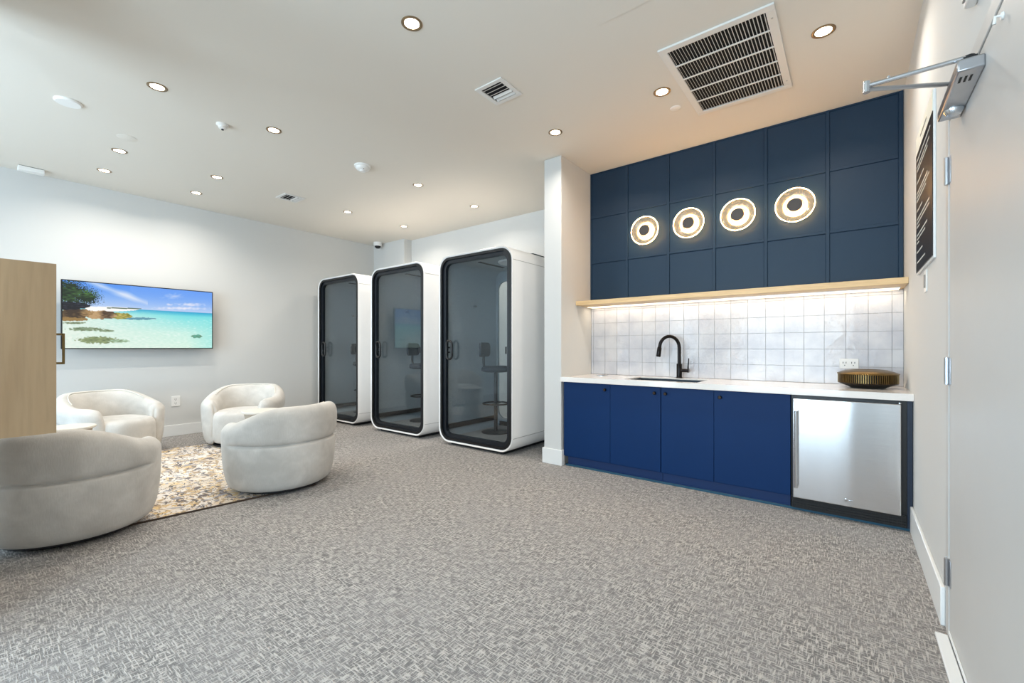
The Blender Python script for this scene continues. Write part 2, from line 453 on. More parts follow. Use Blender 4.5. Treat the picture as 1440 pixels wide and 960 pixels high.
t = thing('door_sensor', 'small white plastic box high on the right wall above the door', 'sensor', (XR, 2.02, 2.34), world=True)
obj('housing', B().box(XR - .03, XR, 1.965, 2.075, 2.345, 2.50), 'plastic', t, bevel=.006)
obj('cover', B().box(XR - .036, XR - .0295, 1.98, 2.06, 2.36, 2.485), 'greyplastic', t, bevel=.002)

# ------------------------------------------------------------------ sign and switch on the right wall
t = thing('wall_sign', 'tall black notice board with ivory header and rows of white text on the right wall', 'sign', (XR, 3.22, 1.66), world=True)
sy0, sy1, sz0, sz1, szh = 2.92, 3.58, 1.655, 2.475, 2.37
obj('backing', B().box(XR - .010, XR, sy0, sy1, sz0, sz1), 'trim', t, bevel=.002)
obj('black_panel', B().box(XR - .013, XR - .0095, sy0 + .004, sy1 - .004, sz0 + .012, szh), 'signblack', t)
obj('header', B().box(XR - .013, XR - .0095, sy0 + .004, sy1 - .004, szh, sz1 - .004), 'signhead', t)
rows = [(2.325, .56), (2.285, .50), (2.262, .46), (2.19, .30), (2.13, .44), (2.107, .50), (2.084, .40), (2.025, .26), (1.975, .50), (1.952, .52), (1.929, .12), (1.88, .44), (1.857, .36), (1.834, .10), (1.78, .24), (1.72, .34)]
for (z, wd) in rows:
    tx = B()
    y = sy1 - .05; end = sy1 - .05 - wd
    while y > end + .02:
        ww = random.uniform(.015, .04)
        tx.box(XR - .0138, XR - .0128, max(y - ww, end), y, z - .0045, z + .0045)
        y -= ww + .009
    obj('text_line', tx, 'signtext', t)
tx = B(); y = sy1 - .20
while y > sy0 + .22:
    ww = random.uniform(.015, .03); tx.box(XR - .0138, XR - .0128, y - ww, y, 2.415, 2.428); y -= ww + .005
obj('header_lettering', tx, 'signtextdk', t)
t = thing('light_switch', 'white rocker light switch plate on the right wall below the black sign', 'switch', (XR, 3.25, 1.53), world=True)
obj('plate', B().box(XR - .006, XR, 3.215, 3.295, 1.52, 1.64), 'plastic', t, bevel=.002)
obj('rocker', B().box(XR - .011, XR - .0055, 3.238, 3.272, 1.545, 1.615), 'greyplastic', t, bevel=.002)

# ------------------------------------------------------------------ kitchen: base cabinets
CF = 3.875           # front plane of the cabinet doors
KX = [-2.335, -1.818, -1.330, -.890, -.352]
CT0, CT1 = .868, .915
lab = ['blue base cabinet with one knob, nearest the white pier', 'blue base cabinet with one knob, left of the centre gap under the sink',
       'narrow blue base cabinet right of the centre gap, knob at its top left', 'wide blue base cabinet beside the steel fridge, knob at its top left']
knobs = [-1.868, -1.385, -1.287, -.842]
for i in range(4):
    x0, x1 = KX[i], KX[i + 1]
    t = thing('base_cabinet', lab[i], 'cabinet', ((x0 + x1) / 2, CF + .02, 0), group='blue base cabinets', world=True)
    obj('body', B().box(x0 + .0015, x1 - .0015, CF + .021, CF + .04, .095, CT0).box(x0 + .0015, x0 + .018, CF + .04, YA - .02, .095, CT0).box(x1 - .018, x1 - .0015, CF + .04, YA - .02, .095, CT0)
        .box(x0 + .018, x1 - .018, CF + .04, YA - .02, .095, .115), 'blue', t)
    g0 = .0015 if i in (0, 2) else .001
    dr = obj('door', B().box(x0 + g0, x1 - .0015 - (.003 if i == 1 else 0), CF, CF + .020, .105, CT0 - .006), 'blue', t, bevel=.0015)
    k = knobs[i]
    kn = obj('knob', B().lathe([(0, -.026), (.011, -.026), (.0145, -.021), (.0145, -.015), (.007, -.010), (.006, 0)], (k, CF, .808), 'y', 24), 'bronzedk', dr, smooth=35)
obj_toe = B().box(-2.30, -1.325, CF + .03, CF + .05, 0, .0945).box(-1.322, -.356, CF + .03, CF + .05, 0, .0945)
tk = tag(obj('toe_kick', obj_toe, 'bluetoe'), 'dark blue recessed toe kick board under the blue cabinets', 'toe kick')
tk2 = tag(obj('floor_strip', B().box(-2.32, XR - .002, CF + .014, CF + .029, 0, .018), mat('teal edging', (38, 82, 104), .3, var=.1, vscale=9), bevel=.002), 'thin teal edging strip along the floor under cabinets and fridge', 'edging strip')

# worktop with sink cut-out
SX0, SX1, SY0, SY1 = -1.70, -1.04, 3.93, 4.345
wt = B()
wt.box(CX1 + .001, SX0, CY - .02, YA - .002, CT0, CT1).box(SX1, XR - .001, CY - .02, YA - .002, CT0, CT1)
wt.box(SX0, SX1, CY - .02, SY0, CT0, CT1).box(SX0, SX1, SY1, YA - .002, CT0, CT1)
bmesh.ops.remove_doubles(wt.bm, verts=wt.bm.verts, dist=.0001)
bmesh.ops.dissolve_limit(wt.bm, angle_limit=.01, verts=wt.bm.verts, edges=wt.bm.edges)
tag(obj('worktop', wt, 'quartz'), 'long white quartz worktop over the blue cabinets and fridge', 'worktop')
t = thing('sink', 'rectangular undermount steel sink let into the white worktop', 'sink', ((SX0 + SX1) / 2, (SY0 + SY1) / 2, .69), world=True)
a, c, e, f_ = SX0 + .001, SX1 - .001, SY0 + .001, SY1 - .001
bw = B().box(a, c, e, f_, .69, .70).box(a, a + .008, e, f_, .70, .905).box(c - .008, c, e, f_, .70, .905).box(a + .008, c - .008, e, e + .008, .70, .905).box(a + .008, c - .008, f_ - .008, f_, .70, .905)
obj('basin', bw, 'sinksteel', t)
obj('drain', B().lathe([(0, .704), (.018, .702), (.042, .708), (.045, .700)], ((a + c) / 2, 4.17, 0), seg=28), 'chrome', t, smooth=40)

# tap
t = thing('kitchen_tap', 'black and bronze gooseneck tap behind the sink', 'tap', (-1.335, 4.42, CT1))
obj('body', B().lathe([(0, 0), (.030, 0), (.030, .006), (.026, .010), (.026, .135), (.022, .142), (0, .142)], seg=28), 'tap', t, smooth=35)
pts = [(0, 0, .14), (0, 0, .30)]
for k in range(0, 13):
    an = PI * k / 12 * .96
    pts.append((-.082 + .082 * math.cos(an), -.045 + .045 * math.cos(an), .30 + .098 * math.sin(an) * 1.15))
obj('spout', B().tube(pts, .0165, 16), 'tap', t, smooth=50)
e0 = Vector(pts[-1]); dv = Vector((-.012, -.006, -.105))
obj('spray_head', B().tube([e0, e0 + dv * .1, e0 + dv * .15, e0 + dv * .9, e0 + dv], [.017, .0175, .021, .0225, .019], 18), 'tap', t, smooth=50)
obj('handle_stub', B().lathe([(0, .02), (.017, .02), (.017, .075), (.020, .078), (.020, .092), (0, .092)], (0, 0, .075), 'x', 20), 'tap', t, smooth=35)
obj('lever', B().tube([(.083, 0, .085), (.086, 0, .14), (.090, 0, .195)], [.008, .006, .005], 12), 'tap', t, smooth=50)

t = thing('air_switch', 'flat round black and steel disc set in the worktop left of the sink', 'worktop grommet', (-2.10, 4.28, CT1))
obj('ring', B().lathe([(.030, 0), (.068, 0), (.068, .004), (.060, .006), (.030, .006), (.030, 0)], seg=36), 'chrome', t, smooth=35)
obj('cap', B().lathe([(0, .0), (.0295, 0), (.0295, .007), (0, .008)], seg=30), 'bronzedk', t, smooth=35)

# round bronze speaker/box on the worktop
t = thing('round_speaker', 'round dark bronze drum speaker with brass dished top on the worktop', 'speaker', (.105, 4.235, CT1))
obj('foot', B().lathe([(0, 0), (.100, 0), (.125, .012), (.178, .034), (.181, .040), (0, .04)], seg=64), 'bronzedk', t, smooth=35)
rb = B(); R0 = .174
rb.lathe([(0, .040), (R0, .040), (R0, .102), (0, .102)], seg=64)
obj('drum', rb, 'void', t, smooth=35)
rb = B(); nR = 84
for k in range(nR):
    a0 = 2 * PI * k / nR
    p = Vector((math.cos(a0), math.sin(a0), 0)); q = Vector((-p.y, p.x, 0))
    v = [rb.bm.verts.new(p * r + q * s_ + Vector((0, 0, z))) for z in (.038, .104) for r, s_ in ((R0 - .003, -.0042), (R0 + .006, -.003), (R0 + .006, .003), (R0 - .003, .0042))]
    for f in ((0, 1, 2, 3), (4, 7, 6, 5), (0, 4, 5, 1), (1, 5, 6, 2), (2, 6, 7, 3), (3, 7, 4, 0)): rb.bm.faces.new([v[i] for i in f])
obj('ribbed_grille', rb, 'bronze', t)
obj('lid', B().lathe([(0, .102), (.183, .102), (.185, .106), (.182, .110), (.150, .124), (.115, .134), (.100, .136), (.090, .131), (0, .129)], seg=64), 'bronze', t, smooth=30)

# ------------------------------------------------------------------ under-counter fridge
t = thing('undercounter_fridge', 'stainless steel undercounter fridge at the right end under the worktop', 'fridge', (-.02, 4.15, 0), world=True)
obj('cabinet', B().box(-.348, .300, CF + .012, YA - .03, .020, CT0 - .004), 'black', t)
obj('door', B().box(-.335, .268, CF - .040, CF + .010, .105, .842), 'steel', t, bevel=.006, seg=3)
obj('handle', B().tube([(-.312, CF - .082, .19), (-.312, CF - .082, .755)], .012, 16).tube([(-.312, CF - .04, .225), (-.312, CF - .082, .225)], .008, 10).tube([(-.312, CF - .04, .72), (-.312, CF - .082, .72)], .008, 10), 'chrome', t, smooth=40)
gr = B().box(-.345, .298, CF + .000, CF + .0119, .02, .104)
for k in range(4):
    gr.box(-.34, .293, CF - .006, CF, .030 + k * .018, .040 + k * .018)
for k in range(30):
    gr.box(-.34 + k * .0218, -.336 + k * .0218, CF - .008, CF, .026, .098)
obj('vent_grille', gr, 'black', t)
obj('hinge_cap', B().cyl((.262, CF - .016, 0), .010, .843, .852, seg=16), 'chrome', t)
obj('lock', B().cyl((-.02, 0, .150), .010, CF - .048, CF - .040, 'y', 20).box(-.004, .016, CF - .044, CF - .040, .146, .153), 'chrome', t, smooth=40)
tag(obj('filler_panel', B().box(.301, XR - .003, CF + .005, YA - .03, .02, CT0 - .001), mat('navy filler', (20, 36, 58), .4, var=.03)), 'narrow navy filler strip between fridge and right wall', 'filler panel')

# ------------------------------------------------------------------ tiled splashback
t = thing('tile_splashback', 'white glossy square tile splashback above the worktop', 'splashback', (-1.0, YA - .01, CT1), world=True)
obj('grout_bed', B().box(CX1 + .001, XR - .001, YA - .006, YA, CT1 + .001, 1.665), 'grout', t)
tb = B(); P = .1434
row = 0; z = CT1 + .003
while z < 1.66:
    x = XR - .027 if True else 0
    z1 = min(z + P - .0030, 1.664); xr = XR - .003; first = True
    xx = .262
    while xr > CX1 + .004:
        xl = max(xx if first else xr - P + .003, CX1 + .003)
        if xr - xl > .01:
            ti = [random.uniform(-.0011, .0011) for _ in range(4)]
            y0 = YA - .0118; v = []
            for (px, pz, q) in ((xl, z, 0), (xr, z, 1), (xr, z1, 2), (xl, z1, 3)):
                v.append(tb.bm.verts.new((px, y0 + ti[q], pz)))
            w_ = [tb.bm.verts.new((q.co.x, YA - .005, q.co.z)) for q in v]
            tb.bm.faces.new(v)
            for q in range(4): tb.bm.faces.new((v[q], v[(q + 1) % 4], w_[(q + 1) % 4], w_[q]))
        xr = xl - .003; first = False
    z += P
obj('tile_field', tb, 'tile', t)

def outlet(t, c, face, gang=1, mslot='slot'):
    pass
t = thing('wall_outlet', 'white double socket in the splashback above the round speaker', 'outlet', (0.0, YA - .012, 1.06), world=True)
ox, oz = -.005, 1.085
obj('plate', B().box(ox - .062, ox + .062, YA - .020, YA - .0132, oz - .040, oz + .040), 'plastic', t, bevel=.002)
for dx in (-.028, .028):
    sl = B()
    for (a, c) in ((-.011, .008), (.009, .008)):
        sl.box(ox + dx + a - .002, ox + dx + a + .002, YA - .0208, YA - .0198, oz + c - .007, oz + c + .007)
    sl.cyl((ox + dx, 0, oz - .014), .0035, YA - .0208, YA - .0198, 'y', 12)
    obj('socket', sl, 'slot', t)
t = thing('wall_outlet', 'white socket on the left wall below the television between two armchairs', 'outlet', (XL, 1.90, .42), world=True)
obj('plate', B().box(XL, XL + .007, 1.835, 1.935, .405, .545), 'plastic', t, bevel=.002)
for z in (.448, .502):
    sl = B()
    for y in (1.876, 1.894): sl.box(XL + .0069, XL + .0078, y - .002, y + .002, z - .006, z + .010)
    sl.cyl((0, 1.885, z - .013), .004, XL + .0069, XL + .0078, 'x', 12)
    obj('socket', sl, 'slot', t)

# ------------------------------------------------------------------ oak shelf with led strip
SH0, SH1 = 1.672, 1.718
tag(obj('oak_shelf', B().box(CX1 + .001, XR - .001, 4.15, YA - .001, SH0, SH1), 'oak', bevel=.002), 'long oak shelf ledge between the navy panelling and the tiles', 'shelf')
t = thing('led_strip', 'lit warm led strip under the oak shelf', 'led strip', (-1.0, 4.40, SH0), world=True)
obj('channel', B().box(CX1 + .03, XR - .03, 4.35, 4.49, SH0 - .006, SH0), 'alu', t)
obj('diffuser', B().box(CX1 + .033, XR - .033, 4.353, 4.487, SH0 - .010, SH0 - .0058), 'led', t)
lamp('led_light', 'AREA', (0, .018, -.012), LED_W, (1, .86, .68), t, shape='RECTANGLE', size=2.6, size_y=.12)

# ------------------------------------------------------------------ navy panelling
t = thing('wall_panelling', 'navy blue square grid panelling above the oak shelf', 'wall panelling', (-1.0, YA - .03, SH1), world=True)
obj('backing', B().box(CX1 + .001, XR - .018, YA - .022, YA - .001, SH1 + .001, ZC - .002), 'navy', t)
PX = [-2.349, -1.911, -1.467, -1.030, -.598, -.146, .312]
PZ = [SH1 + .001, 2.183, 2.697, ZC - .002]
for i in range(6):
    for j in range(3):
        x0, x1, z0, z1 = PX[i], PX[i + 1], PZ[j], PZ[j + 1]
        r = .013
        lo = [(x0 + r, z0 + r), (x1 - r, z0 + r), (x1 - r, z1 - r), (x0 + r, z1 - r)]
        def ins(d): return [(x0 + r + d, z0 + r + d), (x1 - r - d, z0 + r + d), (x1 - r - d, z1 - r - d), (x0 + r + d, z1 - r - d)]
        pb = B().loft([at_y(ins(0), YA - .0218), at_y(ins(0), YA - .0240), at_y(ins(.004), YA - .0250)])
        obj('panel', pb, 'navy', t)
for i in range(7):
    x = PX[i]; x0 = max(x - .013, CX1 + .001); x1 = min(x + .013, XR - .005)
    obj('upright_batten', B().box(x0, x1, YA - .034, YA - .0218, PZ[0], PZ[3]), 'navy', t, bevel=.002)
for j in range(4):
    z = PZ[j]
    zz0, zz1 = max(z - .013, PZ[0]), min(z + .013, PZ[3])
    for i in range(6):
        obj('cross_batten', B().box(PX[i] + .0132, PX[i + 1] - .0132, YA - .033, YA - .0218, zz0, zz1), 'navy', t, bevel=.002)

# ------------------------------------------------------------------ sconces
def sconce(x, z, label):
    t = thing('wall_lamp', label, 'wall lamp', (x, YA - .026, z), group='round wall lamps on the navy panelling')
    obj('back_plate', B().lathe([(0, 0), (.060, 0), (.060, -.012), (0, -.012)], axis='y', seg=40), 'glow', t, smooth=40)
    # rippled glass dish, concave to the room
    pr = [(a_, b_ - .016) for a_, b_ in [(.050, -.030), (.075, -.024), (.085, -.030), (.105, -.028), (.116, -.038), (.128, -.038), (.138, -.050), (.144, -.052),
          (.143, -.058), (.136, -.056), (.127, -.045), (.115, -.045), (.104, -.035), (.086, -.037), (.075, -.031), (.050, -.037), (.050, -.030)]]
    obj('glass_dish', B().lathe(pr, axis='y', seg=64), 'lampglass', t, smooth=60)
    obj('lit_ring', B().tube([(.080 * math.cos(q), -.030, .080 * math.sin(q)) for q in [2 * PI * k / 48 for k in range(48)]], .010, 10, True), 'ringglow', t, smooth=60)
    obj('lit_rim', B().tube([(.1435 * math.cos(q), -.072, .1435 * math.sin(q)) for q in [2 * PI * k / 60 for k in range(60)]], .0019, 8, True), 'rimglow', t, smooth=60)
    obj('stem', B().cyl((0, 0, 0), .015, -.066, -.012, 'y', 20), 'discblack', t)
    obj('cap', B().lathe([(0, -.086), (.052, -.086), (.056, -.083), (.056, -.072), (0, -.072)], axis='y', seg=44), 'discblack', t, smooth=35)
    return t
def lampdup(root, loc, label):
    r = dup(root, loc, 0, label)
    return r
sc0 = sconce(-1.690, 2.438, 'round glowing glass wall lamp, leftmost of the four on the navy panelling')
lampdup(sc0, (-1.250, YA - .026, 2.438), 'round glowing glass wall lamp, second from the left on the navy panelling')
lampdup(sc0, (-.815, YA - .026, 2.438), 'round glowing glass wall lamp, third from the left on the navy panelling')
lampdup(sc0, (-.372, YA - .026, 2.438), 'round glowing glass wall lamp, rightmost of the four on the navy panelling')

# ------------------------------------------------------------------ booths
PW, PH, PY0, PY1, PZ0 = 1.19, 2.33, 3.79, 4.93, .035
def make_booth(label):
    t = thing('phone_booth', label, 'phone booth', (0, 0, 0), group='white rounded glass-fronted phone booths')
    D = PY1 - PY0; zc = PZ0 + PH / 2
    o0 = rrect(PW, PH, .175, 0, zc, 10); o1 = rrect(PW - .012, PH - .012, .170, 0, zc, 10); i0 = rrect(PW - .05, PH - .05, .150, 0, zc, 10)
    sh = B().loft([at_y(i0, .012), at_y(o1, 0), at_y(o0, .008), at_y(o0, D - .02), at_y(rrect(PW - .05, PH - .05, .15, 0, zc, 10), D), at_y(i0, D - .01)], ring=True)
    obj('shell', sh, 'podwhite', t, smooth=40)
    # seam bands near foot and head of the side
    for s in (-1, 1):
        for z_ in (.20, PZ0 + PH - .172):
            obj('side_seam', B().box(s * (PW / 2) - .0015, s * (PW / 2) + .0015, .012, D - .03, z_, z_ + .004), 'greyplastic', t)
    # black gasket ring then recessed door frame
    def ring(w0, r0, w1, r1, ya, yb, nm, m):
        a = rrect(PW - w0, PH - w0, r0, 0, zc, 10); c = rrect(PW - w1, PH - w1, r1, 0, zc, 10)
        return obj(nm, B().loft([at_y(a, ya), at_y(c, ya), at_y(c, yb), at_y(a, yb)], ring=True), m, t, smooth=40)
    ring(.050, .150, .110, .125, .006, .05, 'gasket', 'rubber')
    fr = ring(.108, .126, .200, .085, .030, .075, 'door_frame', 'podframe')
    gl = rrect(PW - .198, PH - .198, .086, 0, zc, 8)
    obj('door_glass', B().loft([at_y(gl, .052), at_y(gl, .060)]), 'podglass', t)
    # handle: stadium loop
    hx, hz = -PW / 2 + .195, 1.185
    st = [(hx + .046 * math.cos(a), -.004, hz + s_ * .068 + .046 * math.sin(a)) for s_, a0 in ((1, 0), (-1, PI)) for a in [a0 + PI * k / 8 for k in range(9)]]
    hd = B().tube(st, .014, 10, closed=True)
    hd.tube([(hx - .046, -.004, hz - .03), (hx - .050, .05, hz - .03)], .010, 8).tube([(hx - .046, -.004, hz + .03), (hx - .050, .05, hz + .03)], .010, 8)
    obj('handle', hd, 'black', t, smooth=50)
    obj('hinge', B().cyl((PW / 2 - .115, .028, 0), .009, hz - .04, hz + .04, seg=14), 'black', t, smooth=40)
    # lining
    l0 = rrect(PW - .052, PH - .052, .149, 0, zc, 10); l1 = rrect(PW - .10, PH - .10, .125, 0, zc, 10)
    obj('lining', B().loft([at_y(l0, .08), at_y(l1, .08), at_y(l1, D - .02), at_y(l0, D - .02)], ring=True), 'felt', t, smooth=40)
    bk = rrect(PW - .10, PH - .10, .125, 0, zc, 10); hole = rrect(PW - .17, PH - .36, .12, 0, zc - .02, 10)
    obj('back_wall', B().loft([at_y(bk, D - .06), at_y(hole, D - .06), at_y(hole, D - .03), at_y(bk, D - .03)], ring=True), 'felt', t, smooth=40)
    obj('back_glass', B().loft([at_y(hole, D - .048), at_y(hole, D - .042)]), 'clear', t)
    obj('floor_mat', B().box(-PW / 2 + .16, PW / 2 - .16, .10, D - .07, PZ0 + .05, PZ0 + .062), 'podfloor', t)
    kb = B().box(-PW / 2 + .055, -PW / 2 + .085, .10, D - .07, PZ0 + .14, PZ0 + .20).box(-PW / 2 + .13, PW / 2 - .13, D - .082, D - .062, PZ0 + .052, PZ0 + .12)
    obj('skirting', kb, 'rubber', t)
    obj('ceiling_slot', B().box(-.24, -.20, .35, .85, PZ0 + PH - .058, PZ0 + PH - .0495), 'void', t)
    obj('ceiling_light', B().lathe([(0, 0), (.20, 0), (.21, .012), (.21, .02), (0, .02)], (.14, D * .55, PZ0 + PH - .071), seg=36), 'podshelf', t, smooth=35)
    obj('coat_hook', B().cyl((0, .62, 1.78), .014, -PW / 2 + .045, -PW / 2 + .085, 'x', 16), 'greyplastic', t, smooth=40)
    dk = B().loft([[(x_, y_, z_) for (x_, y_) in ((PW / 2 - .052, .30), (PW / 2 - .052, D - .07), (-.06, D - .07), (-.06, D - .22), (.05, D - .34), (PW / 2 - .22, .34))] for z_ in (1.305, 1.327)])
    obj('desk_shelf', dk, 'podshelf', t, bevel=.004)
    obj('desk_bracket', B().loft([[(x_, y_, z_) for (x_, z_) in ((PW / 2 - .052, 1.304), (PW / 2 - .30, 1.304), (PW / 2 - .052, 1.20))] for y_ in (D - .30, D - .28)]), 'black', t)
    obj('plinth', B().box(-PW / 2 + .17, PW / 2 - .17, .06, D - .06, 0.0, PZ0 + .002), 'dark', t)
    obj('roof_vent', B().box(-.05, PW / 2 - .16, .62, D - .10, PZ0 + PH - .001, PZ0 + PH + .020), 'black', t, bevel=.004)
    return t
BX = [-3.535, -5.005, -6.515]
p0 = make_booth('large white phone booth nearest the pier, first from the right')
p0.location = (BX[0], PY0, 0)
dup(p0, (BX[1], PY0, 0), 0, 'white phone booth in the middle of the row of three')
dup(p0, (BX[2], PY0, 0), 0, 'white phone booth at the far left of the row, by the left wall')

def make_stool(label):
    t = thing('booth_stool', label, 'stool', (0, 0, 0), group='charcoal stools in the phone booths')
    obj('base', B().lathe([(0, 0), (.19, 0), (.19, .008), (.03, .022), (0, .022)], seg=36), 'black', t, smooth=35)
    obj('pole', B().cyl((0, 0, 0), .024, .02, .80, seg=20), 'black', t, smooth=40)
    rg = [(.17 * math.cos(a), .17 * math.sin(a), .38) for a in [2 * PI * k / 28 for k in range(28)]]
    obj('foot_ring', B().tube(rg, .011, 10, True).box(-.17, .17, -.012, .012, .368, .386), 'black', t, smooth=50)
    obj('seat', B().lathe([(0, .795), (.16, .795), (.205, .810), (.212, .835), (.20, .862), (.15, .875), (0, .878)], seg=40, sx=1, sy=.9), 'charcoal', t, smooth=60)
    lp = []
    for y, g in ((0, -.02), (.008, 0), (.032, 0), (.04, -.02)):
        q = rrect(.34 + g, .19 + g, .06, 0, 1.09, 6)
        lp.append([(x, -.20 + y + x * x * .9, z) for x, z in q])
    obj('backrest', B().loft(lp), 'charcoal', t, smooth=60)
    obj('back_post', B().tube([(0, -.06, .80), (0, -.16, .82), (0, -.175, .92), (0, -.170, 1.09)], .017, 12), 'black', t, smooth=50)
    return t
s0 = make_stool('charcoal stool with low back inside the phone booth nearest the pier')
FM = PZ0 + .062
s0.location = (BX[0] - .165, PY0 + .62, FM); s0.rotation_euler = (0, 0, math.radians(-70))
dup(s0, (BX[1] - .165, PY0 + .62, FM), math.radians(-70), 'charcoal stool with low back inside the middle phone booth')
dup(s0, (BX[2] - .165, PY0 + .62, FM), math.radians(-70), 'charcoal stool with low back inside the far left phone booth')
cb_pts = [(BX[0] + .12 + .10 * math.cos(a), PY0 + .95 + .02 * math.sin(3 * a), .40 + .20 * math.sin(a)) for a in [2 * PI * k / 30 for k in range(28)]]
cb_pts += [(BX[0] + .26, PY0 + .97, .20), (BX[0] + .30, PY0 + .98, FM + .008)]
tag(obj('power_cable', B().tube(cb_pts, .007, 8), 'black', smooth=50), 'looped black power cable at the back of the nearest booth', 'cable')

# ------------------------------------------------------------------ armchairs
def make_chair(label):
    t = thing('armchair', label, 'armchair', (0, 0, 0), group='pale barrel armchairs around the rug')
    def sm(x): x = max(0, min(1, x)); return x * x * (3 - 2 * x)
    PHI = math.radians(136); nU = 64; loops = []; rim = []
    for i in range(nU + 1):
        u = -1 + 2 * i / nU; u = math.copysign(1 - (1 - abs(u)) ** 1.25, u)
        ph = PHI * u; dg = abs(math.degrees(ph))
        T = .595 + .145 * sm((112 - dg) / 78)
        te = max(0, (dg - 114) / 22.0); k = math.sqrt(max(0, 1 - te * te)); kt = max(k, .06)
        cre = sm((98 - dg) / 14)            # the seam ends where the arm front begins
        prof = [(.425, .022), (.462, .07), (.486, .17), (.496, .28), (.499 - .003 * cre, .36), (.501 - .008 * cre, .40), (.502 - .015 * cre, .412), (.502 - .054 * cre, .422), (.503 - .013 * cre, .432),
                (.504 - .002 * cre, .455), (.504 + .006 * cre, .445 + (T - .445) * .48), (.496, T - .055), (.462, T - .014), (.418, T), (.372, T - .012), (.338, T - .055),
                (.322, .445 + (T - .445) * .42), (.322, .38), (.325, .25), (.330, .10), (.345, .022)]
        lean = .02 * sm((100 - dg) / 60)
        f = sm((dg - 84) / 52)
        lp = []
        for r, z in prof:
            r = r + lean * max(0, (z - .42) / .3)
            rc = .412
            r2 = rc + (r - rc) * kt
            zc_ = .30; z2 = zc_ + (z - zc_) * (.80 + .20 * k)
            # the arm front bellies forward at mid height and tucks back at top and foot
            pe = ph + math.copysign(f * math.radians(12 * math.sin(min(1, max(0, z / .68)) * PI) - 3.5), ph)
            lp.append((r2 * math.sin(pe), r2 * .97 * math.cos(pe), z2))
        loops.append(lp); rim.append(lp[14])
    obj('shell', B().loft(loops), 'fabric', t, smooth=180, subsurf=1)
    obj('piping', B().tube(rim[15:-15], .005, 6), 'piping', t, smooth=60)
    # seat: superellipse drum, bowed out at the front
    sl = []
    for (s, z) in ((.90, .035), (.97, .08), (1.0, .18), (1.0, .34), (.985, .395), (.93, .428), (.80, .442), (.45, .450), (.05, .452)):
        lp = []
        for k in range(48):
            a = 2 * PI * k / 48; c_, s_ = math.cos(a), math.sin(a)
            e = .78
            x = .330 * s * math.copysign(abs(c_) ** e, c_); y = .375 * s * math.copysign(abs(s_) ** e, s_) - .075
            lp.append((x, y, z))
        sl.append(lp)
    obj('seat', B().loft(sl), 'fabric', t, smooth=60, subsurf=1)
    obj('swivel_base', B().lathe([(0, 0), (.36, 0), (.37, .008), (.37, .022), (0, .024)], seg=48), 'dark', t, smooth=35)
    return t
RUGT = .012
def face(x, y, tx, ty): return math.atan2(ty - y, tx - x) + PI / 2
CH = [(-4.085, .498, 132, 'pale velvet barrel armchair in the left foreground, cut by the frame, seen from behind'),
      (-4.027, 1.809, 194, 'pale velvet barrel armchair seen from behind, nearest the phone booths'),
      (-6.12, 2.29, -38, 'pale velvet barrel armchair facing the camera right of the wall socket'),
      (-6.465, 1.088, 20, 'pale velvet barrel armchair under the television beside the wooden cabinet')]
c0 = None
for (x, y, dg_, lb) in CH:
    rz = math.radians(dg_ + 90)
    if c0 is None:
        c0 = make_chair(lb); c0.location = (x, y, RUGT); c0.rotation_euler = (0, 0, rz); c0.scale = (.91, .91, .97)
    else: dup(c0, (x, y, RUGT), rz, lb)

# rug
t = thing('area_rug', 'cream, brown and grey abstract patterned rug under the armchairs', 'rug', (-5.13, 1.30, 0), math.radians(-7))
obj('pile', B().box(-1.30, 1.30, -.82, .82, .001, RUGT), 'rug', t)
obj('binding', B().box(1.30, 1.312, -.832, .832, 0, RUGT - .001).box(-1.312, -1.30, -.832, .832, 0, RUGT - .001).box(-1.30, 1.30, 0.82, .832, 0, RUGT - .001).box(-1.30, 1.30, -.832, -.82, 0, RUGT - .001), 'rugedge', t)

# side tables
def side_table(x, y, h, r, lb):
    t = thing('side_table', lb, 'side table', (x, y, RUGT), group='small round side tables')
    obj('table_top', B().lathe([(0, h - .022), (r - .006, h - .022), (r, h - .016), (r, h - .004), (r - .005, h), (0, h)], seg=48), 'stone', t, smooth=35)
    obj('pedestal', B().lathe([(0, 0), (r * .80, 0), (r * .82, .02), (r * .62, .16), (r * .60, .24), (r * .84, h - .05), (r * .86, h - .0225), (0, h - .0225)], seg=40), 'stoneside', t, smooth=50)
side_table(-5.22, 2.13, .50, .20, 'small round stone side table between the two right-hand armchairs')
side_table(-5.51, .64, .50, .175, 'small round stone side table behind the left foreground armchair')

